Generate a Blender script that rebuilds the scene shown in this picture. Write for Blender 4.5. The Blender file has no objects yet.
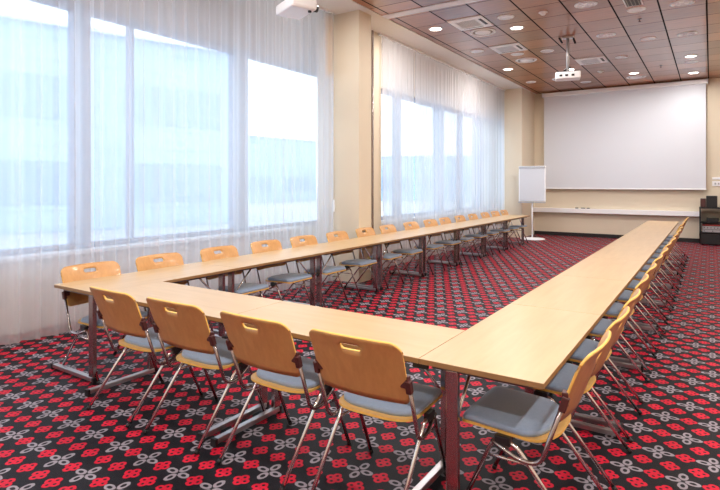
import bpy, bmesh, math, random
from mathutils import Vector, Matrix
random.seed(7)
sc = bpy.context.scene
C = sc.collection
PI = math.pi

# ---------------------------------------------------------------- camera, sky, light, exposure
cam_d = bpy.data.cameras.new('camera')
cam = bpy.data.objects.new('camera', cam_d); C.objects.link(cam)
cam.location = (.585, -2.285, 1.581)
cam.rotation_euler = (PI/2, 0, .583)
cam_d.sensor_width = 36; cam_d.lens = 26.615
cam_d.shift_y = -62/720
cam_d.clip_end = 400
sc.camera = cam
sc.view_settings.view_transform = 'Standard'
sc.view_settings.look = 'None'
sc.view_settings.gamma = 1
sc.view_settings.use_curve_mapping = False
sc.view_settings.exposure = 0.55
sc.cycles.max_bounces = 8
sc.cycles.diffuse_bounces = 4
sc.cycles.transparent_max_bounces = 12
sc.cycles.caustics_reflective = False
sc.cycles.caustics_refractive = False
sc.cycles.sample_clamp_indirect = 6

world = bpy.data.worlds.new('overcast_sky'); sc.world = world
world.use_nodes = True
bg = world.node_tree.nodes['Background']
bg.inputs[0].default_value = (.80, .90, 1, 1)
SKY = 2.25
bg.inputs[1].default_value = SKY

CEIL = 4.32
def portal(name, loc, rot, sx, sy):
    l = bpy.data.lights.new(name, 'AREA'); l.shape = 'RECTANGLE'; l.size = sx; l.size_y = sy
    l.energy = 1
    try: l.cycles.is_portal = True
    except Exception: pass
    o = bpy.data.objects.new(name, l); C.objects.link(o); o.location = loc; o.rotation_euler = rot
# portals guide the sky's daylight through the glazing; they give no light themselves
portal('daylight_portal', (-5.75, .6, 2.2), (0, -PI/2, 0), 3.0, 9.6)
portal('daylight_portal', (-5.08, 10.1, 2.1), (0, -PI/2, 0), 2.7, 8.2)

# ---------------------------------------------------------------- node helpers
class NT:
    def __init__(s, name):
        s.m = bpy.data.materials.new(name); s.m.use_nodes = True
        s.t = s.m.node_tree; s.b = s.t.nodes['Principled BSDF']; s.out = s.t.nodes['Material Output']
    def n(s, typ, **kw):
        x = s.t.nodes.new(typ)
        for k, v in kw.items(): setattr(x, k, v)
        return x
    def link(s, a, b): s.t.links.new(a, b)
    def put(s, sock, v):
        if isinstance(v, bpy.types.NodeSocket): s.link(v, sock)
        else: sock.default_value = v
    def math(s, op, a, b=None, c=None, clamp=False):
        x = s.n('ShaderNodeMath', operation=op); x.use_clamp = clamp
        s.put(x.inputs[0], a)
        if b is not None: s.put(x.inputs[1], b)
        if c is not None: s.put(x.inputs[2], c)
        return x.outputs[0]
    def mix(s, f, a, b):
        x = s.n('ShaderNodeMix', data_type='RGBA')
        s.put(x.inputs[0], f); s.put(x.inputs[6], a); s.put(x.inputs[7], b)
        return x.outputs[2]
    def step(s, v, edge, soft):          # 1 where v < edge
        x = s.n('ShaderNodeMapRange', interpolation_type='SMOOTHSTEP')
        s.put(x.inputs[0], v); x.inputs[1].default_value = edge-soft; x.inputs[2].default_value = edge+soft
        x.inputs[3].default_value = 1; x.inputs[4].default_value = 0
        return x.outputs[0]
    def coord(s, which='Object', scale=(1,1,1)):
        tc = s.n('ShaderNodeTexCoord'); mp = s.n('ShaderNodeMapping'); mp.inputs['Scale'].default_value = scale
        s.link(tc.outputs[which], mp.inputs[0]); return mp.outputs[0]
    def noise(s, vec, scale, detail=4, rough=.5):
        x = s.n('ShaderNodeTexNoise'); s.link(vec, x.inputs['Vector'])
        x.inputs['Scale'].default_value = scale; x.inputs['Detail'].default_value = detail; x.inputs['Roughness'].default_value = rough
        return x.outputs[0]
    def bump(s, h, strength=.3, dist=.002):
        x = s.n('ShaderNodeBump'); x.inputs['Strength'].default_value = strength; x.inputs['Distance'].default_value = dist
        s.link(h, x.inputs['Height']); s.link(x.outputs[0], s.b.inputs['Normal'])
def rgb(r, g, b):                         # sRGB 0-255 -> linear
    f = lambda c: (c/255/12.92) if c/255 <= .04045 else ((c/255+.055)/1.055)**2.4
    return (f(r), f(g), f(b), 1)
def plain(name, col, rough=.5, metal=0, spec=.5, var=.04, scale=8, bump=0):
    t = NT(name); t.b.inputs['Roughness'].default_value = rough; t.b.inputs['Metallic'].default_value = metal
    t.b.inputs['Specular IOR Level'].default_value = spec
    v = t.coord(); n = t.noise(v, scale)
    lo = tuple(c*(1-var) for c in col[:3])+(1,); hi = tuple(min(1, c*(1+var)) for c in col[:3])+(1,)
    t.link(t.mix(n, lo, hi), t.b.inputs['Base Color'])
    if bump: t.bump(t.noise(v, scale*12, 2), bump)
    return t.m
def wood(name, c1, c2, rough, stretch, scale=1., axis=0, coat=0):
    t = NT(name)
    s = [14*scale]*3; s[axis] = 14*scale*stretch
    v = t.coord('Object', tuple(s))
    n = t.noise(v, 1.2, 6, .6); n2 = t.noise(t.coord('Object', (1.3, 1.3, 1.3)), 1, 3)
    f = t.math('ADD', t.math('MULTIPLY', n, .7), t.math('MULTIPLY', n2, .3))
    f = t.math('MULTIPLY_ADD', f, 2.2, -.6, clamp=True)
    t.link(t.mix(f, c1, c2), t.b.inputs['Base Color'])
    t.b.inputs['Roughness'].default_value = rough
    t.b.inputs['Coat Weight'].default_value = coat; t.b.inputs['Coat Roughness'].default_value = .12
    return t.m

M = {}
M['wall'] = plain('warm_cream_wall_paint', rgb(222, 209, 188), .85, var=.03, scale=2, bump=.05)
M['wall_white'] = plain('white_plaster', rgb(236, 233, 228), .85, var=.02, scale=3)
M['lintel'] = plain('grey_window_head', rgb(160, 150, 142), .9, var=.02)
M['beech'] = wood('beech_table_top', rgb(186, 154, 112), rgb(204, 172, 130), .36, .12, 1, 0, .0)
M['edge'] = plain('table_edge_band', rgb(150, 116, 78), .4)
M['ply'] = wood('plywood_face', rgb(188, 138, 84), rgb(210, 160, 102), .35, .14, 1.6, 2, .2)
M['ply_edge'] = plain('plywood_edge', rgb(236, 190, 96), .5, var=.1, scale=40)
M['ply_seat'] = wood('plywood_seat', rgb(206, 158, 92), rgb(222, 176, 108), .4, .14, 1.6, 1, .1)
M['fabric'] = plain('blue_grey_upholstery', rgb(150, 168, 194), .95, spec=.2, var=.1, scale=60, bump=.3)
M['chrome'] = plain('chrome_tube', (.80, .77, .76, 1), .22, 1, var=.03)
M['carpet_tint_chrome'] = plain('carpet_tint_chrome_tube', (.42, .36, .36, 1), .22, 1, var=.05)  # same chrome, with the red carpet's dark reflection put into its colour
t_f = M['fabric'].node_tree.nodes['Principled BSDF']; t_f.inputs['Sheen Weight'].default_value = .6; t_f.inputs['Sheen Roughness'].default_value = .4
M['foot_metal'] = plain('brushed_foot_bar', (.52, .50, .52, 1), .35, 1)
M['clamp'] = plain('brown_plastic', rgb(78, 40, 38), .4, var=.05)
M['black'] = plain('black_plastic', rgb(24, 23, 26), .45, var=.1)
M['rail'] = plain('grey_steel', rgb(98, 96, 100), .35, .7)
M['white_pl'] = plain('white_plastic', rgb(244, 245, 248), .4, var=.01)
M['screen'] = plain('projection_fabric', rgb(220, 224, 233), .8, var=.005, scale=1)
M['paper'] = plain('flipchart_paper', rgb(214, 217, 224), .8, var=.01)
M['steel'] = plain('light_grey_metal', rgb(190, 190, 194), .3, .6)
M['grille'] = plain('grille_grey', rgb(140, 145, 135), .6)
M['lamp_ring'] = plain('lamp_trim_chrome', (.86, .89, .95, 1), .3, .35)
M['reflector'] = plain('pale_lamp_glass', rgb(230, 234, 246), .2, var=.15, scale=30)
M['skirt'] = plain('black_skirting', rgb(26, 22, 24), .5)
M['frame_blue'] = plain('aluminium_window_frame', rgb(160, 178, 206), .5, .2)
M['sill'] = plain('white_sill_board', rgb(232, 236, 244), .5)
M['facade'] = None
M['silver'] = plain('silver_hifi_front', rgb(180, 182, 186), .35, .5)
M['red_led'] = plain('dull_red_panel', rgb(150, 50, 46), .4)
M['pavement'] = plain('pale_pavement', rgb(190, 196, 204), .9)
M['gold_trim'] = plain('beige_trim', rgb(214, 186, 140), .7)

# lamp that gives off light
t = NT('lit_lamp_disc'); e = t.n('ShaderNodeEmission'); e.inputs[0].default_value = (1, .93, .82, 1); e.inputs[1].default_value = 9
t.link(e.outputs[0], t.out.inputs[0]); M['lamp'] = t.m

# glass pane
t = NT('window_glass'); tr = t.n('ShaderNodeBsdfTransparent'); tr.inputs[0].default_value = (.93, .97, .98, 1)
gl = t.n('ShaderNodeBsdfGlossy'); gl.inputs['Roughness'].default_value = .02
fr = t.n('ShaderNodeFresnel'); fr.inputs[0].default_value = 1.12; mx = t.n('ShaderNodeMixShader')
t.link(t.math('MULTIPLY', fr.outputs[0], .5), mx.inputs[0]); t.link(tr.outputs[0], mx.inputs[1]); t.link(gl.outputs[0], mx.inputs[2]); t.link(mx.outputs[0], t.out.inputs[0])
M['glass'] = t.m

# sheer curtain: thin woven voile, partly open, partly scattering
t = NT('sheer_voile')
tr = t.n('ShaderNodeBsdfTransparent'); tl = t.n('ShaderNodeBsdfTranslucent'); df = t.n('ShaderNodeBsdfDiffuse')
tl.inputs[0].default_value = (.90, .89, .92, 1); df.inputs[0].default_value = (.84, .82, .85, 1)
m1 = t.n('ShaderNodeMixShader'); m1.inputs[0].default_value = .35
t.link(tl.outputs[0], m1.inputs[1]); t.link(df.outputs[0], m1.inputs[2])
# threads cover more of the view where the cloth turns away from the eye
lw = t.n('ShaderNodeLayerWeight'); lw.inputs[0].default_value = .35
cover = t.math('MULTIPLY_ADD', lw.outputs['Facing'], .28, .60, clamp=True)
m2 = t.n('ShaderNodeMixShader'); t.link(cover, m2.inputs[0]); t.link(tr.outputs[0], m2.inputs[1]); t.link(m1.outputs[0], m2.inputs[2])
t.link(m2.outputs[0], t.out.inputs[0]); M['sheer'] = t.m

# carpet with grey four-loop flowers and red four-lobed flowers
t = NT('patterned_carpet')
P, Q = .271, .568; GX, GY = .19, 1.012
v = t.coord(); sp = t.n('ShaderNodeSeparateXYZ'); t.link(v, sp.inputs[0])
warp = t.math('MULTIPLY_ADD', t.noise(v, 60, 2), .008, -.004)
X = t.math('ADD', sp.outputs[0], warp); Y = t.math('ADD', sp.outputs[1], warp)
def wrap(c, off, per):
    a = t.math('MULTIPLY_ADD', c, 1/per, -off/per+.5)
    return t.math('ABSOLUTE', t.math('MULTIPLY', t.math('SUBTRACT', t.math('FRACT', a), .5), per))
def length(a, b):
    return t.math('SQRT', t.math('ADD', t.math('MULTIPLY', a, a), t.math('MULTIPLY', b, b)))
def loops(ox, oy, px, py, rx, ry, kr=.78, kt=1.22):
    dx = wrap(X, ox, px); dy = wrap(Y, oy, py)
    a = length(t.math('MULTIPLY', t.math('SUBTRACT', dx, rx), kr), t.math('MULTIPLY', dy, kt))
    b = length(t.math('MULTIPLY', dx, kt), t.math('MULTIPLY', t.math('SUBTRACT', dy, ry), kr))
    return t.math('MINIMUM', a, b)
g = t.math('MINIMUM', loops(GX, GY, P, Q, .046, .050), loops(GX+P/2, GY+Q/2, P, Q, .046, .050))
ring = t.step(t.math('ABSOLUTE', t.math('SUBTRACT', g, .0215)), .0078, .0022)
r1 = t.math('MINIMUM', loops(GX+P/2, GY, P, Q, .025, .028, 1, 1), loops(GX, GY+Q/2, P, Q, .025, .028, 1, 1))
r2 = loops(GX+P/4, GY+Q/4, P/2, Q/2, .025, .028, 1, 1)
r = t.math('MINIMUM', r1, r2)
red = t.math('MULTIPLY', t.step(r, .0245, .002), t.math('SUBTRACT', 1, t.step(r, .0085, .002)))
nz = t.noise(v, 5, 3)
base = t.mix(t.noise(v, 90, 2), rgb(8, 7, 12), rgb(24, 19, 28))
c = t.mix(red, base, t.mix(nz, rgb(188, 14, 44), rgb(208, 20, 54)))
c = t.mix(ring, c, t.mix(nz, rgb(140, 132, 142), rgb(160, 150, 158)))
t.link(c, t.b.inputs['Base Color']); t.b.inputs['Roughness'].default_value = .62; t.b.inputs['Specular IOR Level'].default_value = .22
t.bump(t.noise(v, 400, 2), .4, .003)
M['carpet'] = t.m

# veneered ceiling boards: .61 x .66 m tiles with dark joints
t = NT('veneered_ceiling')
v = t.coord(); sp = t.n('ShaderNodeSeparateXYZ'); t.link(v, sp.inputs[0])
def joint(c, off, per, w):
    a = t.math('FRACT', t.math('MULTIPLY_ADD', c, 1/per, -off/per+.5))
    return t.step(t.math('MULTIPLY', t.math('ABSOLUTE', t.math('SUBTRACT', a, .5)), per), w, w*.4)
jx = joint(sp.outputs[0], .53, .6155, .014); jy = joint(sp.outputs[1], 6.76, .655, .007)
j = t.math('MAXIMUM', jx, jy)
cell = t.n('ShaderNodeTexWhiteNoise', noise_dimensions='2D')
cx = t.math('FLOOR', t.math('MULTIPLY_ADD', sp.outputs[0], 1/.6155, -.53/.6155)); cy = t.math('FLOOR', t.math('MULTIPLY_ADD', sp.outputs[1], 1/.655, -6.76/.655))
cb = t.n('ShaderNodeCombineXYZ'); t.link(cx, cb.inputs[0]); t.link(cy, cb.inputs[1]); t.link(cb.outputs[0], cell.inputs[0])
gr = t.noise(t.coord('Object', (2, 26, 2)), 1.6, 5, .6)
f = t.math('ADD', t.math('MULTIPLY', gr, .7), t.math('MULTIPLY', cell.outputs[0], .3))
f = t.math('MULTIPLY_ADD', f, 1.8, -.4, clamp=True)
c = t.mix(f, rgb(104, 54, 32), rgb(184, 112, 64))
c = t.mix(j, c, rgb(34, 20, 16))
t.link(c, t.b.inputs['Base Color']); t.b.inputs['Roughness'].default_value = .28
t.link(t.math('MULTIPLY', t.math('SUBTRACT', 1, j), .4), t.b.inputs['Coat Weight']); t.b.inputs['Coat Roughness'].default_value = .15
t.link(t.math('MULTIPLY', t.math('SUBTRACT', 1, j), .5), t.b.inputs['Specular IOR Level'])
M['ceiling'] = t.m

# facade across the street
t = NT('pale_stone_facade')
v = t.coord(); sp = t.n('ShaderNodeSeparateXYZ'); t.link(v, sp.inputs[0])
a = t.math('FRACT', t.math('MULTIPLY', sp.outputs[2], 1/.9)); jj = t.step(a, .05, .02)
c = t.mix(t.noise(v, .6, 3), rgb(150, 184, 216), rgb(186, 212, 234)); c = t.mix(jj, c, rgb(140, 170, 200))
t.link(c, t.b.inputs['Base Color']); t.b.inputs['Roughness'].default_value = .8; M['facade'] = t.m
M['facade_glass'] = plain('facade_window_band', rgb(140, 172, 205), .2)

# ---------------------------------------------------------------- mesh helpers
def obj(name, bm, mat, parent=None, smooth=False, bevel=0):
    me = bpy.data.meshes.new(name); bm.normal_update(); bm.to_mesh(me); bm.free()
    mats = mat if isinstance(mat, (list, tuple)) else [mat]
    for m_ in mats: me.materials.append(m_)
    if smooth:
        for p in me.polygons: p.use_smooth = True
    o = bpy.data.objects.new(name, me); C.objects.link(o)
    if parent: o.parent = parent
    if bevel:
        b = o.modifiers.new('bevel', 'BEVEL'); b.width = bevel; b.segments = 2; b.limit_method = 'ANGLE'
    return o
def box(bm, x0, x1, y0, y1, z0, z1, mi=0):
    vs = [bm.verts.new((x, y, z)) for z in (z0, z1) for y in (y0, y1) for x in (x0, x1)]
    for f in ((0,2,3,1), (4,5,7,6), (0,1,5,4), (2,6,7,3), (0,4,6,2), (1,3,7,5)):
        bm.faces.new([vs[i] for i in f]).material_index = mi
    return bm
def B(*a): return box(bmesh.new(), *a)
def bar(bm, p, q, w, h, up=(0,0,1)):     # rectangular bar from p to q
    p, q = Vector(p), Vector(q); d = (q-p).normalized(); u = Vector(up)
    s = d.cross(u)
    if s.length < 1e-4: s = d.cross(Vector((0,1,0)))
    s.normalize(); u = s.cross(d)
    vs = [bm.verts.new(c + s*a*w/2 + u*b*h/2) for c in (p, q) for a, b in ((-1,-1), (1,-1), (1,1), (-1,1))]
    for f in ((3,2,1,0), (4,5,6,7), (0,1,5,4), (1,2,6,5), (2,3,7,6), (3,0,4,7)): bm.faces.new([vs[i] for i in f])
    return bm
def rounded(pts, r, n=5):
    pts = [Vector(p) for p in pts]; out = [pts[0]]
    for i in range(1, len(pts)-1):
        a, b, c = pts[i-1], pts[i], pts[i+1]
        rr = min(r, (a-b).length*.48, (c-b).length*.48)
        s = b+(a-b).normalized()*rr; e_ = b+(c-b).normalized()*rr
        for k in range(n+1):
            t_ = k/n; out.append((1-t_)**2*s+2*t_*(1-t_)*b+t_*t_*e_)
    out.append(pts[-1]); return out
def tube(bm, pts, r, seg=10, bend=.05, cap=True):
    ps = rounded(pts, bend) if len(pts) > 2 else [Vector(p) for p in pts]
    rings = []; ref = None
    for i, p in enumerate(ps):
        d = (ps[min(i+1, len(ps)-1)]-ps[max(i-1, 0)]).normalized()
        if ref is None:
            ref = d.orthogonal().normalized()
        ref = (ref-d*ref.dot(d)).normalized(); s = d.cross(ref)
        rings.append([bm.verts.new(p+ref*math.cos(2*PI*k/seg)*r+s*math.sin(2*PI*k/seg)*r) for k in range(seg)])
    for a, b in zip(rings, rings[1:]):
        for k in range(seg): bm.faces.new((a[k], a[(k+1) % seg], b[(k+1) % seg], b[k])).smooth = True
    if cap: bm.faces.new(rings[0][::-1]); bm.faces.new(rings[-1])
    return bm
def lathe(prof, seg=32):
    bm = bmesh.new(); rings = []
    for r, z in prof:
        if r < 1e-5: rings.append([bm.verts.new((0, 0, z))])
        else: rings.append([bm.verts.new((r*math.cos(2*PI*k/seg), r*math.sin(2*PI*k/seg), z)) for k in range(seg)])
    for a, b in zip(rings, rings[1:]):
        for k in range(seg):
            k2 = (k+1) % seg
            if len(a) == 1: bm.faces.new((a[0], b[k2], b[k]))
            elif len(b) == 1: bm.faces.new((a[k], a[k2], b[0]))
            else: bm.faces.new((a[k], a[k2], b[k2], b[k]))
    bmesh.ops.recalc_face_normals(bm, faces=bm.faces)
    return bm
def thing(name, label, cat, loc=(0,0,0), rz=0, group=None):
    o = bpy.data.objects.new(name, None); C.objects.link(o); o.empty_display_size = .1
    o.location = loc; o.rotation_euler = (0, 0, rz); o['label'] = label; o['category'] = cat
    if group: o['group'] = group
    return o
def tag(o, label, cat, group=None):
    o['label'] = label; o['category'] = cat
    if group: o['group'] = group
    return o
def struct(name, bm, m, parent=None, bevel=0):
    o = obj(name, bm, m, parent, bevel=bevel)
    if not parent: o['kind'] = 'structure'
    return o
def dup(root, loc, rz, label, group=None):
    r_ = root.copy(); C.objects.link(r_); r_.location = loc; r_.rotation_euler = (0, 0, rz); r_['label'] = label
    if group: r_['group'] = group
    for ch in list(root.children):
        c_ = ch.copy(); C.objects.link(c_); c_.parent = r_
        for g_ in list(ch.children):
            d_ = g_.copy(); C.objects.link(d_); d_.parent = c_
    return r_
ORD = ['nearest', 'second', 'third', 'fourth', 'fifth', 'sixth', 'seventh', 'eighth', 'ninth', 'tenth', 'eleventh',
       'twelfth', 'thirteenth', 'fourteenth', 'fifteenth', 'sixteenth']

# ---------------------------------------------------------------- room shell
YB, YF, XR = -5.0, 14.4, 3.0            # back wall, screen wall, right wall
WX = -5.5                               # plane of the glazing
struct('floor', B(-6.0, XR+.1, YB-.1, YF+.15, -.1, 0), M['carpet'])
struct('ceiling', B(-3.92, XR+.1, YB-.1, YF+.15, CEIL, CEIL+.08), M['ceiling'])
struct('trim_1', B(-6.0, -3.92, YB-.1, YF+.15, CEIL, CEIL+.08), M['wall_white'])            # white soffit over the windows
struct('trim_2', B(-3.935, -3.905, YB, YF, CEIL-.012, CEIL), M['wall_white'])
struct('wall_front', B(-6.0, XR+.1, YF, YF+.15, 0, CEIL), M['wall'])
struct('wall_right', B(XR, XR+.1, YB, YF, 0, CEIL), M['wall'])
struct('wall_back', B(-6.0, XR+.1, YB-.1, YB, 0, CEIL), M['wall'])
# window wall: parapet, head, pier
WX2 = -4.8                              # glazing plane of the far bay
bm = B(WX-.25, WX, YB, 6.0, 0, .80); box(bm, WX2-.25, WX2, 6.0, YF, 0, .83); struct('wall_left', bm, M['wall_white'])
bm = B(WX-.25, WX, YB, 6.0, 3.66, CEIL); struct('trim_3', bm, M['lintel'])
struct('trim_8', B(WX2-.25, WX2, 6.0, YF, 3.45, CEIL), M['wall_white'])
struct('trim_4', B(WX-.02, WX+.16, YB, 4.9, .78, .82), M['sill'])
struct('trim_5', B(WX2-.02, WX2+.14, 6.14, 13.1, .81, .85), M['sill'])
# column between the two curtained bays
struct('wall_pillar', B(-4.58, -4.06, 4.73, 5.09, 0, CEIL), M['wall'])
struct('wall_pier', box(B(-4.95, -4.50, 4.80, 6.14, 0, CEIL), WX-.25, -4.95, 5.92, 6.14, 0, CEIL), M['wall'])
struct('trim_6', B(-4.50, -4.48, 5.80, 5.84, 0, CEIL), M['carpet_tint_chrome'])
struct('wall_corner', B(-4.56, -3.97, 13.1, YF, 0, CEIL), M['wall'])
struct('baseboard_front', B(-3.97, XR, YF-.02, YF, 0, .11), M['skirt'])
struct('baseboard_right', B(XR-.02, XR, YB, YF, 0, .11), M['skirt'])
# steel track across the ceiling
struct('trim_7', B(-3.92, XR, 5.17, 5.36, CEIL-.012, CEIL), M['sill'])

# windows: frames, mullions, panes
def window(idx, y0, y1, mull, wx=WX, h=2.86, z0=.8):
    r_ = bpy.data.objects.new('window_%d' % idx, None); C.objects.link(r_); r_['kind'] = 'structure'
    r_.location = (wx-.12, y0, z0)
    bm = bmesh.new()
    box(bm, -.04, .04, 0, y1-y0, 0, .08); box(bm, -.04, .04, 0, y1-y0, h-.08, h)
    box(bm, -.04, .04, 0, .07, 0, h); box(bm, -.04, .04, y1-y0-.07, y1-y0, 0, h)
    obj('window_frame', bm, M['frame_blue'], r_)
    for yy, w in mull:
        obj('mullion', B(-.06, .08, yy-y0-w/2, yy-y0+w/2, 0, h), M['frame_blue'], r_)
    obj('window_glass', B(-.004, .004, .05, y1-y0-.05, .05, h-.05), M['glass'], r_)
window(1, -4.8, 5.85, [(-3.2, .08), (-1.2, .08), (.15, .06), (1.12, .20), (1.77, .03), (3.64, .28)])
window(2, 6.14, 14.3, [(7.44, .14), (9.5, .32), (10.8, .06), (12.15, .28)], WX2, 2.62, .83)

# ---------------------------------------------------------------- outside
struct('ground', B(-90, -5.8, -50, 90, -.6, -.5), M['pavement'])
def building(name, label, cx_, cy_, ang, length_, depth, h, rows, cols, wz):
    r_ = thing(name, label, 'building', (cx_, cy_, -.5), ang)
    obj('wall', B(-depth, 0, -length_/2, length_/2, 0, h), M['facade'], r_)
    obj('roof', B(-depth-.2, .2, -length_/2-.2, length_/2+.2, h, h+.15), M['sill'], r_)
    for i in range(rows):
        for k in range(cols):
            y = -length_/2+(k+.5)*length_/cols; z = 1.2+i*wz
            obj('window', B(0, .05, y-length_/cols*.34, y+length_/cols*.34, z, z+wz*.5), M['facade_glass'], r_)
building('office_building', 'pale blue office building across the street behind the near sheer curtains', -25.2, 1.3, -.32, 34, 14, 8.7, 2, 5, 3.6)
building('low_building', 'low pale building across the street seen beside the pillar', -40, 36, -.1, 24, 12, 7.0, 1, 4, 3.0)
building('distant_building', 'low distant pale building seen through the far sheer curtains', -24, 56, -1.1, 30, 12, 5.2, 1, 6, 3.0)

# ---------------------------------------------------------------- curtains
def curtain(label, p, q, z0, z1, waves, amp, seed, group):
    rnd = random.Random(seed)
    p, q = Vector((p[0], p[1], 0)), Vector((q[0], q[1], 0)); L = (q-p).length; d = (q-p)/L; nrm = Vector((d.y, -d.x, 0))
    n = int(L/.016); zs = [z0, z0+.04, z0+.4, 1.2, 2.0, 2.8, 3.6, z1-.1, z1]
    ph = [rnd.uniform(0, 6.28) for _ in range(6)]
    bm = bmesh.new(); rows = []
    for z in zs:
        k = 1-.35*(z-z0)/(z1-z0); row = []
        for i in range(n+1):
            s = L*i/n
            wv = s*2*PI*waves + 1.3*math.sin(s*2.1+ph[0]) + .8*math.sin(s*5.3+ph[1]) + .25*math.sin(z*1.3+s*3)
            off = amp*k*(math.sin(wv)*(.65+.35*math.sin(s*1.7+ph[2])) + .35*math.sin(wv*2.17+ph[3]))
            row.append(bm.verts.new(p+d*(s+.012*math.sin(wv+1.2))+nrm*off+Vector((0, 0, z))))
        rows.append(row)
    for a, b in zip(rows, rows[1:]):
        for i in range(n): bm.faces.new((a[i], a[i+1], b[i+1], b[i])).smooth = True
    o = obj('sheer_curtain', bm, M['sheer'])
    o.location = (0, 0, 0)
    return tag(o, label, 'curtain', group)
def lx(y): return -5.13+(y)*(.65/4.6)
G1, G2 = 'sheer curtains of the near window bay', 'sheer curtains of the far window bay'
curtain('white sheer curtain at the left photo edge, left of the grey window post', (lx(-4.2), -4.2), (lx(.97), .97), .015, CEIL-.03, 5.5, .05, 1, G1)
curtain('wide white sheer curtain between the grey window post and the cream pillar', (lx(.95), .95), (lx(4.64), 4.64), .015, CEIL-.03, 5.8, .048, 2, G1)
curtain('white sheer curtain just beyond the cream pillar', (-4.45, 6.06), (-4.45, 7.36), .015, CEIL-.05, 4.5, .022, 3, G2)
curtain('middle white sheer curtain of the far window bay', (-4.45, 7.36), (-4.45, 9.62), .015, CEIL-.05, 4.5, .022, 4, G2)
curtain('white sheer curtain nearest the screen wall corner', (-4.45, 9.62), (-4.45, 13.0), .015, CEIL-.05, 4, .022, 5, G2)
tag(obj('curtain_rail', bar(bmesh.new(), (lx(-4.6), -4.6, CEIL-.012), (lx(4.6), 4.6, CEIL-.012), .05, .022), M['white_pl']),
    'white curtain rail on the ceiling above the near sheer curtains', 'curtain rail')
tag(obj('curtain_rail', bar(bmesh.new(), (-4.47, 6.02, CEIL-.02), (-4.47, 13.08, CEIL-.02), .05, .04), M['white_pl']),
    'white curtain rail above the far sheer curtains', 'curtain rail')
# slim cream panel and blind cord at the pillar
tag(obj('blind_side_panel', B(-4.56, -4.535, 4.50, 4.66, 3.3, CEIL-.06), M['gold_trim'], bevel=.004), 'slim cream blind panel high beside the cream pillar', 'blind')
cd = thing('blind_pull', 'thin blind cord hanging beside the cream pillar with white tassel', 'cord', (-4.52, 4.69, 0))
obj('cord', tube(bmesh.new(), [(0, 0, 3.3), (0, 0, 1.25)], .004, 6), M['gold_trim'], cd)
obj('tassel', lathe([(0, 1.32), (.012, 1.3), (.02, 1.2), (.014, 1.12), (0, 1.11)], 10), M['white_pl'], cd)

# ---------------------------------------------------------------- folding tables
TL, TW, TH = 1.3975, .585, .74
def end_frame(root, x, sgn):
    # offset post near the inner edge, long foot reaching towards the seats, two diagonal braces
    yp = TW-.15
    obj('post', box(bmesh.new(), x-.016, x+.016, yp-.03, yp+.03, .05, TH-.045), M['carpet_tint_chrome'], root, bevel=.004)
    ft = obj('foot', box(bmesh.new(), x-.02, x+.02, -.10, TW-.13, .018, .05), M['foot_metal'], root, bevel=.004)
    for y in (-.115, TW-.13): obj('end_cap', B(x-.022, x+.022, y, y+.02, .004, .052), M['black'], ft)
    br = bmesh.new(); tube(br, [(x+sgn*.02, yp, .42), (x+sgn*.30, yp, TH-.035)], .009, 8); obj('brace', br, M['chrome'], root)
    obj('bracket', B(min(x, x+sgn*.34), max(x, x+sgn*.34), yp-.02, yp+.02, TH-.045, TH-.028), M['rail'], root)
    obj('cross_rail', B(x-.015, x+.015, .06, TW-.05, TH-.05, TH-.026), M['rail'], root)
def make_table(label, group):
    r_ = thing('folding_table', label, 'table', group=group)
    bm = B(0, TL-.002, 0, TW, TH-.026, TH)
    for f_ in bm.faces:
        f_.material_index = 0 if f_.normal.z > .5 or f_.calc_center_median().z > TH-.001 else 1
    obj('tabletop', bm, [M['beech'], M['edge']], r_, bevel=.002)
    for y in (.05, TW-.07): obj('side_rail', B(.08, TL-.08, y, y+.02, TH-.05, TH-.026), M['rail'], r_)
    end_frame(r_, .06, 1); end_frame(r_, TL-.06, -1)
    return r_
table0 = None
def place_table(x, y, rz, label, group, size=(1, 1, 1)):
    global table0
    if table0 is None:
        table0 = make_table(label, group); table0.location = (x, y, 0); table0.rotation_euler = (0, 0, rz); o = table0
    else: o = dup(table0, (x, y, 0), rz, label, group)
    o.scale = size
    return o
GF, GR, GL = 'tables of the near cross row', 'tables of the right row', 'tables of the window row'
FL, LL = TL*.982, TL*1.04
place_table(-TW-FL, 0, 0, 'pale beech table of the near cross row joining the right row corner', GF, (.982, 1, 1))
place_table(-TW-2*FL, 0, 0, 'pale beech table of the near cross row joining the window row corner', GF, (.982, 1, 1))
for k in range(8):
    place_table(0, k*TL, PI/2, 'pale beech table of the long right row, %s from the camera' % ORD[k], GR)
LXO = -TW-2*FL-TW*1.08
for k in range(8):
    place_table(LXO, (k+1)*LL, -PI/2, 'pale beech table of the long window row, %s from the camera' % ORD[k], GL, (1.04, 1.08, 1))
# table linking clip under the near corner joint
tag(obj('linking_clip', bar(bmesh.new(), (-TW-.035, .012, TH-.037), (-TW+.045, .012, TH-.037), .02, .022), M['black'], bevel=.003), 'black linking clip under the joint of cross row and right row', 'clip')

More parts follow.
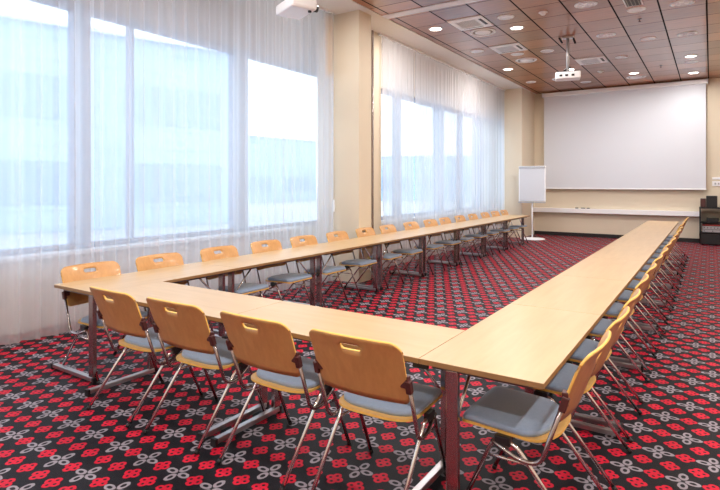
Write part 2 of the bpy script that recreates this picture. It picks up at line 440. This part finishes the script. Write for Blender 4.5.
# ---------------------------------------------------------------- chairs
def seat_outline(w0, y0, y1, corner, rear, n=8):
    # front corners small radius, rear strongly rounded
    pts = []
    w = w0/2
    def arc(cx_, cy_, rx, ry, a0, a1):
        for k in range(n+1):
            a = a0+(a1-a0)*k/n; pts.append((cx_+rx*math.cos(a), cy_+ry*math.sin(a)))
    arc(w-corner, y1-corner, corner, corner, 0, PI/2)
    arc(-w+corner, y1-corner, corner, corner, PI/2, PI)
    arc(-w+rear*1.0, y0+rear*.72, rear, rear*.72, PI, 1.5*PI)
    arc(w-rear*1.0, y0+rear*.72, rear, rear*.72, 1.5*PI, 2*PI)
    return pts
def slab(outline, zfun, th, inner=0, puff=0):
    # closed cushion / board: rings shrinking to the centre so the top can be curved
    bm = bmesh.new(); cx_ = sum(p[0] for p in outline)/len(outline); cy_ = sum(p[1] for p in outline)/len(outline)
    levels = [(1, 0, 0)]
    prof = [(1.0, 0.0), (1.0, .5), (.985, .85), (.95, 1.0)] if puff else [(1, 0), (1, 1)]
    rings = []
    for s, hz in prof:
        rings.append([bm.verts.new((cx_+(x-cx_)*s, cy_+(y-cy_)*s, zfun(y)+th*hz)) for x, y in outline])
    for s in (.75, .5, .25):
        rings.append([bm.verts.new((cx_+(x-cx_)*s, cy_+(y-cy_)*s, zfun(cy_+(y-cy_)*s)+th+puff*(1-s))) for x, y in outline])
    for a, b in zip(rings, rings[1:]):
        for k in range(len(a)): bm.faces.new((a[k], a[(k+1) % len(a)], b[(k+1) % len(a)], b[k]))
    bm.faces.new(rings[-1])
    # underside
    last = rings[0]
    for s in (.75, .5, .25):
        r2_ = [bm.verts.new((cx_+(x-cx_)*s, cy_+(y-cy_)*s, zfun(cy_+(y-cy_)*s))) for x, y in outline]
        for k in range(len(r2_)): bm.faces.new((last[(k+1) % len(r2_)], last[k], r2_[k], r2_[(k+1) % len(r2_)]))
        last = r2_
    bm.faces.new(last[::-1]); return bm
def zseat(y):                            # rear turned up a touch, front rolled down
    z = .432
    if y < -.10: z += 1.1*(y+.10)**2
    if y > .14: z -= 1.6*(y-.14)**2
    return z+.05*(y)
def back_bm():
    w, zt, zb = .262, .868, .548
    rc, rb = .055, .03
    def top(x):
        a = abs(x)-(w-rc); dz = 0
        if a > 0: dz = rc-math.sqrt(max(0, rc*rc-a*a))
        return zt-dz-.10*x*x
    def bot(x):
        a = abs(x)-(w-rb); dz = 0
        if a > 0: dz = rb-math.sqrt(max(0, rb*rb-a*a))
        return zb+dz
    sw, sh, zc = .058, .017, zt-.057
    def sl(x):
        if abs(x) >= sw: return 0
        a = abs(x)-(sw-sh)
        return sh if a < 0 else math.sqrt(max(0, sh*sh-a*a))
    xs = set()
    for k in range(11): xs.add(round(w-rc+rc*math.sin(k/10*PI/2), 5))
    for k in range(6): xs.add(round(sw-sh+sh*math.sin(k/5*PI/2), 5))
    for k in range(7): xs.add(round(sw+(w-rc-sw)*k/6, 5))
    for k in range(4): xs.add(round((sw-sh)*k/3, 5))
    xs = sorted(xs); xs = [-x for x in xs[::-1] if x > 0]+xs
    def pos(x, z):
        t_ = (z-zb)/(zt-zb)
        xx = x*(.955+.045*t_)
        y = -.225-.12*t_ - .05*max(0, t_-.75)**1.0*t_ - .030*(1-(x/w)**2)
        return (xx, y, z)
    bm = bmesh.new(); cols = []
    for x in xs:
        lo, hi = zc-sl(x), zc+sl(x)
        za = [bot(x)+(lo-bot(x))*k/8 for k in range(9)]; zb_ = [hi+(top(x)-hi)*k/3 for k in range(4)]
        cols.append(([bm.verts.new(pos(x, z)) for z in za], [bm.verts.new(pos(x, z)) for z in zb_]))
    for a, b in zip(cols, cols[1:]):
        for part in (0, 1):
            for k in range(len(a[part])-1): bm.faces.new((a[part][k], b[part][k], b[part][k+1], a[part][k+1]))
    bmesh.ops.remove_doubles(bm, verts=bm.verts, dist=1e-5)
    bmesh.ops.dissolve_degenerate(bm, dist=1e-6, edges=bm.edges)
    for f_ in bm.faces: f_.smooth = True
    return bm
def make_chair(label, group):
    r_ = thing('folding_chair', label, 'chair', group=group)
    b = obj('backrest', back_bm(), [M['ply'], M['ply_edge']], r_)
    s = b.modifiers.new('thickness', 'SOLIDIFY'); s.thickness = .012; s.offset = 0; s.material_offset_rim = 1; s.use_even_offset = False
    seat = slab(seat_outline(.455, -.215, .225, .035, .17), zseat, .012)
    for f_ in seat.faces:
        if abs(f_.normal.z) < .6: f_.material_index = 1
    seat.normal_update()
    for f_ in seat.faces: f_.material_index = 1 if abs(f_.normal.z) < .6 else 0
    obj('seat_board', seat, [M['ply_seat'], M['ply_edge']], r_)
    obj('seat_cushion', slab(seat_outline(.445, -.165, .222, .035, .15), lambda y: zseat(y)+.0125, .026, puff=.010), M['fabric'], r_, smooth=True)
    for sx in (-1, 1):
        x = sx*.262
        obj('frame_tube', tube(bmesh.new(), [(x, -.262, .645), (x, -.165, .355), (x*.98, -.07, .345), (x*.94, .06, .40)], .0105, 10, .05), M['carpet_tint_chrome'], r_)
        x2 = sx*.238
        lg = obj('leg', tube(bmesh.new(), [(x2, .035, .40), (x2, -.045, .405), (x2, -.365, .012)], .0105, 10, .05), M['chrome'], r_)
        obj('rubber_foot', tube(bmesh.new(), [(x2, -.358, .022), (x2, -.372, .004)], .0135, 8), M['black'], lg)
        lg = obj('leg', tube(bmesh.new(), [(x2, -.02, .385), (x2, .055, .40), (x2, .225, .012)], .0105, 10, .05), M['carpet_tint_chrome'], r_)
        obj('rubber_foot', tube(bmesh.new(), [(x2, .222, .022), (x2, .228, .004)], .0135, 8), M['black'], lg)
        obj('pivot_bracket', box(bmesh.new(), x2-.016, x2+.016, -.03, .045, .388, .430), M['black'], r_, bevel=.005)
        cl = bmesh.new(); bar(cl, (sx*.265, -.270, .665), (sx*.222, -.262, .665), .026, .058); bar(cl, (sx*.262, -.275, .675), (sx*.262, -.256, .612), .028, .03, (0, 1, 0))
        obj('backrest_clamp', cl, M['clamp'], r_, bevel=.004)
        obj('side_brace', tube(bmesh.new(), [(x2, -.105, .33), (x2, .085, .325)], .007, 8), M['chrome'], r_)
    obj('cross_tube', tube(bmesh.new(), [(-.238, .03, .412), (.238, .03, .412)], .010, 10), M['carpet_tint_chrome'], r_)
    return r_
chair0 = None
def place_chair(x, y, rz, label, group):
    global chair0
    if chair0 is None:
        chair0 = make_chair(label, group); chair0.location = (x, y, 0); chair0.rotation_euler = (0, 0, rz); return
    dup(chair0, (x, y, 0), rz, label, group)
GC1, GC2, GC3 = 'chairs along the near cross row', 'chairs along the right row', 'chairs along the window row'
front = [(-.84, .14, 'rightmost of four seen from behind'), (-1.48, .14, 'second from the right of four seen from behind'),
         (-2.16, .14, 'second from the left of four seen from behind'), (-2.79, .13, 'leftmost of four seen from behind')]
for i, (x, y, w_) in enumerate(front):
    place_chair(x, y, (.02, -.02, .015, -.02)[i], 'plywood chair at the cross row, '+w_, GC1)
ry = [.34, .96, 1.57, 2.26, 2.96, 3.66, 4.35, 5.03, 5.72, 6.42, 7.12, 7.82, 8.52, 9.22, 9.92, 10.62]
for i, y in enumerate(ry):
    place_chair(-.19+random.uniform(-.012, .012), y, PI/2+random.uniform(-.03, .03),
                'plywood chair at the right table row, %s to the camera' % (ORD[i] if i == 0 else ORD[i]+' nearest'), GC2)
ly = [.37, 1.08, 1.84, 2.60, 3.31, 4.08, 4.85, 5.55, 6.37, 7.15, 7.87, 8.66, 9.42, 10.17, 10.88, 11.6]
for i, y in enumerate(ly):
    place_chair(-3.65+random.uniform(-.012, .012), y-.05, -PI/2+random.uniform(-.04, .04),
                'plywood chair backing onto the curtains, %s' % ('nearest in the window row' if i == 0 else ORD[i]+' from the near end of the window row'), GC3)

# ---------------------------------------------------------------- projection screen, ledge, flipchart
r_ = thing('projection_screen', 'large white pull-down projection screen on the cream end wall', 'projection screen', (-1.585, YF-.12, 1.40))
obj('screen_fabric', B(-2.06, 2.06, -.004, .004, .03, 2.82), M['screen'], r_)
obj('screen_case', B(-2.08, 2.10, -.06, .10, 2.78, 2.89), M['white_pl'], r_, bevel=.012)
obj('bottom_bar', B(-2.07, 2.07, -.014, .014, 0, .035), M['white_pl'], r_, bevel=.005)
for sx in (-1, 1): obj('end_cap', B(sx*2.09-.02, sx*2.09+.02, -.065, .105, 2.77, 2.895), M['sill'], r_, bevel=.006)
r_ = thing('wall_ledge', 'long white wall ledge running below the projection screen', 'ledge', (-1.8, YF, .70))
obj('ledge_shelf', B(-2.17, 2.16, -.14, 0, .11, .13), M['white_pl'], r_, bevel=.004)
obj('ledge_front', B(-2.17, 2.16, -.145, -.125, 0, .13), M['white_pl'], r_, bevel=.004)
obj('ledge_bracket', B(-2.17, 2.16, -.125, 0, .0, .02), M['rail'], r_)
for i, (dx, w_) in enumerate(((-2.76, .09), (-2.60, .12), (-2.44, .08))):
    tag(obj('marker_pen', tube(bmesh.new(), [(dx, YF-.09, .845), (dx+w_, YF-.09, .845)], .013, 10), M['black'] if i == 0 else M['rail']),
        ['black marker pen on the white wall ledge', 'longer grey marker pen in the middle on the white wall ledge', 'short grey marker pen, rightmost on the white wall ledge'][i], 'marker pen', 'pens on the wall ledge')

r_ = thing('flipchart_easel', 'white flipchart easel on a round stand in front of the end wall corner', 'flipchart', (-3.62, 13.1, 0), .0)
obj('board', B(-.375, .375, -.22, -.20, 1.06, 2.06), M['white_pl'], r_, bevel=.008)
obj('paper_pad', B(-.34, .34, -.228, -.222, 1.08, 2.00), M['paper'], r_)
obj('clamp_bar', B(-.36, .36, -.24, -.222, 1.99, 2.05), M['steel'], r_, bevel=.004)
obj('pen_tray', B(-.375, .375, -.27, -.19, 1.02, 1.05), M['steel'], r_, bevel=.004)
obj('pole', tube(bmesh.new(), [(0, -.19, .03), (0, -.19, 1.3)], .02, 12), M['white_pl'], r_)
obj('base_plate', lathe([(0, .045), (.05, .045), (.34, .02), (.345, .004), (0, .004)], 32), M['white_pl'], r_).location = (0, -.19, 0)

# ---------------------------------------------------------------- equipment rack
r_ = thing('equipment_rack', 'black open equipment rack against the end wall right of the screen', 'rack', (.62, 14.1, 0))
W2 = .27
for sx in (-1, 1): obj('side_panel', B(sx*W2-.015, sx*W2+.015, -.25, .25, .05, .93), M['black'], r_)
obj('top_panel', B(-W2-.02, W2+.02, -.26, .26, .93, .96), M['black'], r_)
obj('base', B(-W2-.015, W2+.015, -.25, .25, .03, .29), M['black'], r_)
for z in (.31, .56): obj('shelf', B(-W2+.015, W2-.015, -.24, .24, z, z+.015), M['black'], r_)
for sx in (-1, 1):
    for yy in (-.2, .2): obj('castor', tube(bmesh.new(), [(sx*.22-.012, yy, .02), (sx*.22+.012, yy, .02)], .02, 12), M['black'], r_)
G = 'units in the equipment rack'
def unit(name, label, z0, z1, mat, knobs, w=.22):
    u_ = thing(name, label, 'audio unit', (.62, 14.1, z0), 0, G)
    h = z1-z0
    obj('housing', B(-w, w, -.2, .2, 0, h), M['black'], u_); obj('front_panel', B(-w, w, -.215, -.2, .004, h-.004), mat, u_, bevel=.003)
    for k in range(knobs):
        x = -w+.04+k*(2*w-.08)/max(1, knobs-1)
        obj('knob', tube(bmesh.new(), [(x, -.214, h*.5), (x, -.23, h*.5)], min(.012, h*.25), 10), M['black'], u_)
    return u_
unit('amplifier', 'silver unit with small knobs, lowest in the equipment rack', .328, .398, M['silver'], 3)
unit('mixer', 'pale silver mixer with a row of knobs on the middle rack shelf', .40, .485, M['silver'], 6)
unit('receiver', 'slim receiver with dull red front above the pale mixer', .487, .53, M['red_led'], 2)
unit('disc_player', 'dark disc player alone on the upper shelf of the equipment rack', .578, .68, M['black'], 2, .13)
def speaker(x, w, h, label):
    s_ = thing('speaker_box', label, 'speaker', (x, 14.05, .963), 0, 'speakers on the equipment rack')
    obj('cabinet', B(-w/2, w/2, -.09, .09, 0, h), M['black'], s_, bevel=.008)
    obj('grille', B(-w/2+.01, w/2-.01, -.098, -.09, .01, h-.01), M['clamp'] if w < .13 else M['black'], s_)
speaker(.415, .12, .22, 'small dark brown speaker box on the rack, left one')
speaker(.60, .24, .29, 'larger black speaker box on the rack')
r_ = thing('wall_control_panel', 'white double control panel on the cream wall above the rack', 'control panel', (.70, YF, 1.50))
obj('plate', B(-.09, .12, -.02, 0, 0, .13), M['white_pl'], r_, bevel=.004)
obj('plate', B(-.09, .12, -.02, 0, .17, .23), M['white_pl'], r_, bevel=.004)
for x in (-.04, .03): obj('button', B(x, x+.04, -.028, -.02, .04, .09), M['silver'], r_)

# ---------------------------------------------------------------- ceiling fixtures
LAMP_W = 40
lit0 = None
def lamp(x, y, label, power=LAMP_W):
    global lit0
    loc = (x, y, CEIL)
    if lit0 is None:
        lit0 = thing('ceiling_downlight', label, 'ceiling light', loc, 0, 'lit downlights')
        obj('trim_ring', lathe([(.095, 0), (.125, 0), (.125, -.008), (.1, -.014), (.095, -.006)], 28), M['white_pl'], lit0)
        d_ = obj('light_disc', lathe([(0, -.005), (.096, -.005), (.096, 0), (0, 0)], 28), M['lamp'], lit0)
    else: dup(lit0, loc, 0, label)
    l = bpy.data.lights.new('downlight_glow', 'AREA'); l.shape = 'DISK'; l.size = .19; l.energy = power; l.color = (1, .965, .92)
    o = bpy.data.objects.new('downlight_glow', l); C.objects.link(o); o.location = (x, y, CEIL-.012)
for x, y, lb in [(-3.49, 6.33, 'lit round downlight near the white soffit, nearest the camera'), (-2.27, 7.06, 'lit round downlight right of the first air vent'),
                 (-3.49, 10.35, 'lit round downlight by the soffit, above the far curtains'), (-1.02, 12.54, 'lit round downlight above the middle of the screen'),
                 (.22, 13.29, 'lit round downlight at the right, closest to the end wall'), (.22, 11.23, 'lit round downlight at the right, second from the end wall'),
                 (-2.25, 11.17, 'lit round downlight just behind the hanging projector')]:
    lamp(x, y, lb, LAMP_W*(.45 if y > 12 else .8))
for x, wx in [(-3.49, 'window side'), (-1.02, 'left of centre'), (.84, 'right of centre'), (2.3, 'right wall side')]:  # unseen lamps added around the camera to brighten the room
    for y, wy in [(-3.6, 'rear end of the room'), (-1.0, 'just behind the camera'), (1.3, 'over the cross row'), (3.5, 'over the middle of the table loop')]:
        lamp(x, y, 'added unseen fill downlight, %s, %s' % (wx, wy), LAMP_W*.6)
for y, wy in [(6.4, 'nearer'), (10.4, 'farther')]:  # two more unseen lamps added as fill along the right wall
    lamp(2.3, y, 'added unseen fill downlight by the right wall, the %s one' % wy, LAMP_W*.8)

def disc(x, y, r, kind, label, group):
    r_ = thing('ceiling_'+kind, label, {'speaker': 'ceiling speaker', 'spotlight': 'ceiling light', 'diffuser': 'air diffuser'}[kind], (x, y, CEIL), 0, group)
    if kind == 'speaker':
        obj('rim', lathe([(r*.86, 0), (r, 0), (r, -.006), (r*.9, -.012), (r*.86, -.006)], 32), M['white_pl'], r_)
        obj('grille', lathe([(0, -.009), (r*.86, -.005), (r*.86, 0), (0, 0)], 32), M['reflector'], r_)
    elif kind == 'diffuser':
        obj('rim', lathe([(r*.78, 0), (r, 0), (r, -.008), (r*.9, -.022), (r*.78, -.01)], 32), M['white_pl'], r_)
        obj('centre_plate', lathe([(0, -.02), (r*.6, -.016), (r*.62, -.006), (0, -.004)], 32), M['white_pl'], r_)
        obj('throat', lathe([(0, -.002), (r*.78, -.002), (r*.78, 0), (0, 0)], 32), M['grille'], r_)
    else:
        obj('trim_ring', lathe([(r*.72, 0), (r, 0), (r, -.006), (r*.86, -.012), (r*.72, -.002)], 32), M['lamp_ring'], r_)
        obj('reflector', lathe([(0, -.001), (r*.74, -.003), (r*.74, 0), (0, 0)], 32), M['reflector'], r_)
        for k in range(3):
            a = k*2*PI/3+.4
            obj('bulb', lathe([(0, -.014), (r*.16, -.012), (r*.2, -.003), (0, -.002)], 12), M['lamp_ring'], r_).location = (r*.38*math.cos(a), r*.38*math.sin(a), 0)
for i, (x, y, lb) in enumerate([(-2.24, 6.37, 'beside the first lit downlight'), (-2.85, 8.99, 'beside the second air vent'), (-3.47, 8.28, 'close to the soffit, left of the second vent'),
                  (-2.25, 9.06, 'left of the projector bracket'), (-.4, 7.13, 'just past the slotted vent at the top edge'), (-.41, 9.16, 'in the bare middle of the ceiling'), (-1.03, 10.51, 'right of the third air vent'),
                  (.21, 11.9, 'between the two lit lamps on the right'), (-2.25, 13.13, 'above the left part of the screen'), (-3.49, 12.32, 'nearest the far left ceiling corner')]):
    disc(x, y, .135, 'speaker', 'pale flat round ceiling speaker '+lb, 'flat round ceiling discs')
for x, y, lb in [(-1.02, 6.44, 'left one near the top edge of the photo'), (.22, 7.18, 'right one near the top edge of the photo'), (-1.04, 8.45, 'right of the projector bracket'), (.22, 9.19, 'on the right, in line with the lit lamps')]:
    disc(x, y, .165, 'spotlight', 'unlit chrome-rimmed ceiling spotlight, '+lb, 'chrome-rimmed spotlights')
for x, y, lb in [(-2.87, 7.0, 'just behind the first air vent'), (-2.85, 9.65, 'behind the second air vent'), (-1.03, 13.12, 'closest to the top of the screen'), (-2.7, 12.3, 'behind the hanging projector')]:
    disc(x, y, .23, 'diffuser', 'large white round air diffuser '+lb, 'round air diffusers')
def vent(x, y, label, slats, group):
    r_ = thing('ceiling_vent', label, 'air vent', (x, y, CEIL), 0, group)
    w, d = .30, .32
    bm = bmesh.new(); z0, z1 = -.014, 0
    box(bm, -w, w, -d, -d+.13, z0, z1); box(bm, -w, w, d-.13, d, z0, z1); box(bm, -w, -w+.08, -d+.13, d-.13, z0, z1); box(bm, w-.16, w, -d+.13, d-.13, z0, z1)
    obj('frame', bm, M['white_pl'], r_)
    obj('backing', B(-w+.08, w-.16, -d+.13, d-.13, -.004, 0), M['grille'], r_)
    for k in range(slats):
        yy = -d+.15+k*(2*d-.30)/(slats-1)
        obj('slat', B(-w+.08, w-.16, yy-.006, yy+.006, -.013, -.004), M['sill'], r_)
    obj('slot', B(w-.10, w-.05, -d+.14, d-.14, -.0155, -.014), M['black'], r_)
    obj('slot', B(-w+.08, w-.16, d-.085, d-.06, -.0155, -.014), M['black'], r_)
vent(-2.85, 6.36, 'white rectangular ceiling air vent nearest the window side', 9, 'white air vents')
vent(-2.85, 8.40, 'white rectangular ceiling air vent above the far curtains', 9, 'white air vents')
vent(-1.64, 10.49, 'white rectangular ceiling air vent right of the hanging projector', 9, 'white air vents')
r_ = thing('slotted_vent', 'dark slotted ceiling vent at the top edge of the photo', 'air vent', (-.40, 6.62, CEIL))
obj('frame', B(-.12, .12, -.28, .28, -.01, 0), M['white_pl'], r_); obj('backing', B(-.10, .10, -.26, .26, -.012, -.01), M['black'], r_)
for k in range(4): obj('slat', B(-.075+k*.05-.006, -.075+k*.05+.006, -.26, .26, -.018, -.012), M['grille'], r_)
for x, y, m_, lb in [(-1.66, 6.45, 'white_pl', 'white round smoke detector on the wood ceiling'), (-1.67, 11.82, 'white_pl', 'small white detector between projector and screen')]:
    r_ = thing('smoke_detector', lb, 'smoke detector', (x, y, CEIL), 0, 'ceiling detectors')
    obj('base', lathe([(0, 0), (.07, 0), (.07, -.012), (0, -.012)], 24), M[m_], r_); obj('sensor_head', lathe([(0, -.05), (.03, -.048), (.045, -.03), (.055, -.012), (0, -.012)], 24), M[m_], r_)
for x, y, lb in [(-.41, 7.71, 'tiny dark sprinkler on the ceiling near the slotted vent'), (-.39, 11.93, 'tiny dark sprinkler on the ceiling near the screen')]:
    r_ = thing('sprinkler', lb, 'sprinkler', (x, y, CEIL), 0, 'ceiling sprinklers')
    obj('rose', lathe([(0, 0), (.035, 0), (.035, -.006), (0, -.006)], 16), M['rail'], r_); obj('deflector', lathe([(0, -.05), (.022, -.048), (.022, -.043), (.006, -.04), (.006, -.006), (0, -.006)], 14), M['clamp'], r_)

# ---------------------------------------------------------------- projectors
r_ = thing('ceiling_projector', 'white projector hanging on a pole from the wood ceiling', 'projector', (-1.66, 8.2, 0), .25)
Z = 3.52
obj('body', B(-.22, .22, -.15, .15, Z, Z+.13), M['white_pl'], r_, bevel=.02)
obj('lens', tube(bmesh.new(), [(.10, .148, Z+.065), (.10, .19, Z+.065)], .04, 20), M['black'], r_)
for x in (-.15, -.05, .06): obj('port', B(x, x+.05, -.156, -.15, Z+.04, Z+.075), M['black'], r_)
bm = bmesh.new(); bar(bm, (-.12, -.10, Z+.135), (.12, .10, Z+.17), .03, .014); bar(bm, (-.12, .10, Z+.17), (.12, -.10, Z+.135), .03, .014); bar(bm, (-.09, 0, Z+.15), (.05, 0, Z+.23), .03, .03); bar(bm, (-.20, 0, Z+.15), (.20, 0, Z+.15), .025, .014)
obj('bracket', bm, M['black'], r_)
obj('pole', tube(bmesh.new(), [(0, 0, Z+.15), (0, 0, CEIL-.01)], .028, 14), M['steel'], r_)
bm = B(-.10, .10, -.06, .06, CEIL-.03, CEIL); obj('ceiling_plate', bm, M['steel'], r_, bevel=.004)
bm = bmesh.new(); bar(bm, (-.15, 0, CEIL-.005), (-.10, -.06, CEIL-.12), .03, .02); bar(bm, (.10, 0, CEIL-.03), (.13, -.04, CEIL-.14), .03, .02)
obj('plate_hook', bm, M['black'], r_)

r_ = thing('ceiling_projector', 'white projector under the ceiling in front of the near sheer curtain', 'projector', (-3.62, 2.68, 0), -.42)
Z = 3.64
obj('body', B(-.24, .24, -.17, .17, Z, Z+.13), M['white_pl'], r_, bevel=.03)
obj('lens', tube(bmesh.new(), [(.14, .16, Z+.05), (.14, .215, Z+.05)], .042, 20), M['black'], r_)
obj('vent_grille', B(-.246, -.238, -.07, -.03, Z+.03, Z+.10), M['black'], r_)
obj('port', B(-.246, -.238, -.12, -.10, Z+.06, Z+.08), M['black'], r_)
obj('foot_wheel', tube(bmesh.new(), [(.17, .10, Z-.018), (.17, .10, Z+.01)], .022, 12), M['black'], r_)
obj('pole', tube(bmesh.new(), [(0, 0, Z+.12), (0, 0, CEIL)], .03, 12), M['white_pl'], r_)
obj('ceiling_plate', B(-.08, .08, -.08, .08, CEIL-.02, CEIL), M['white_pl'], r_)
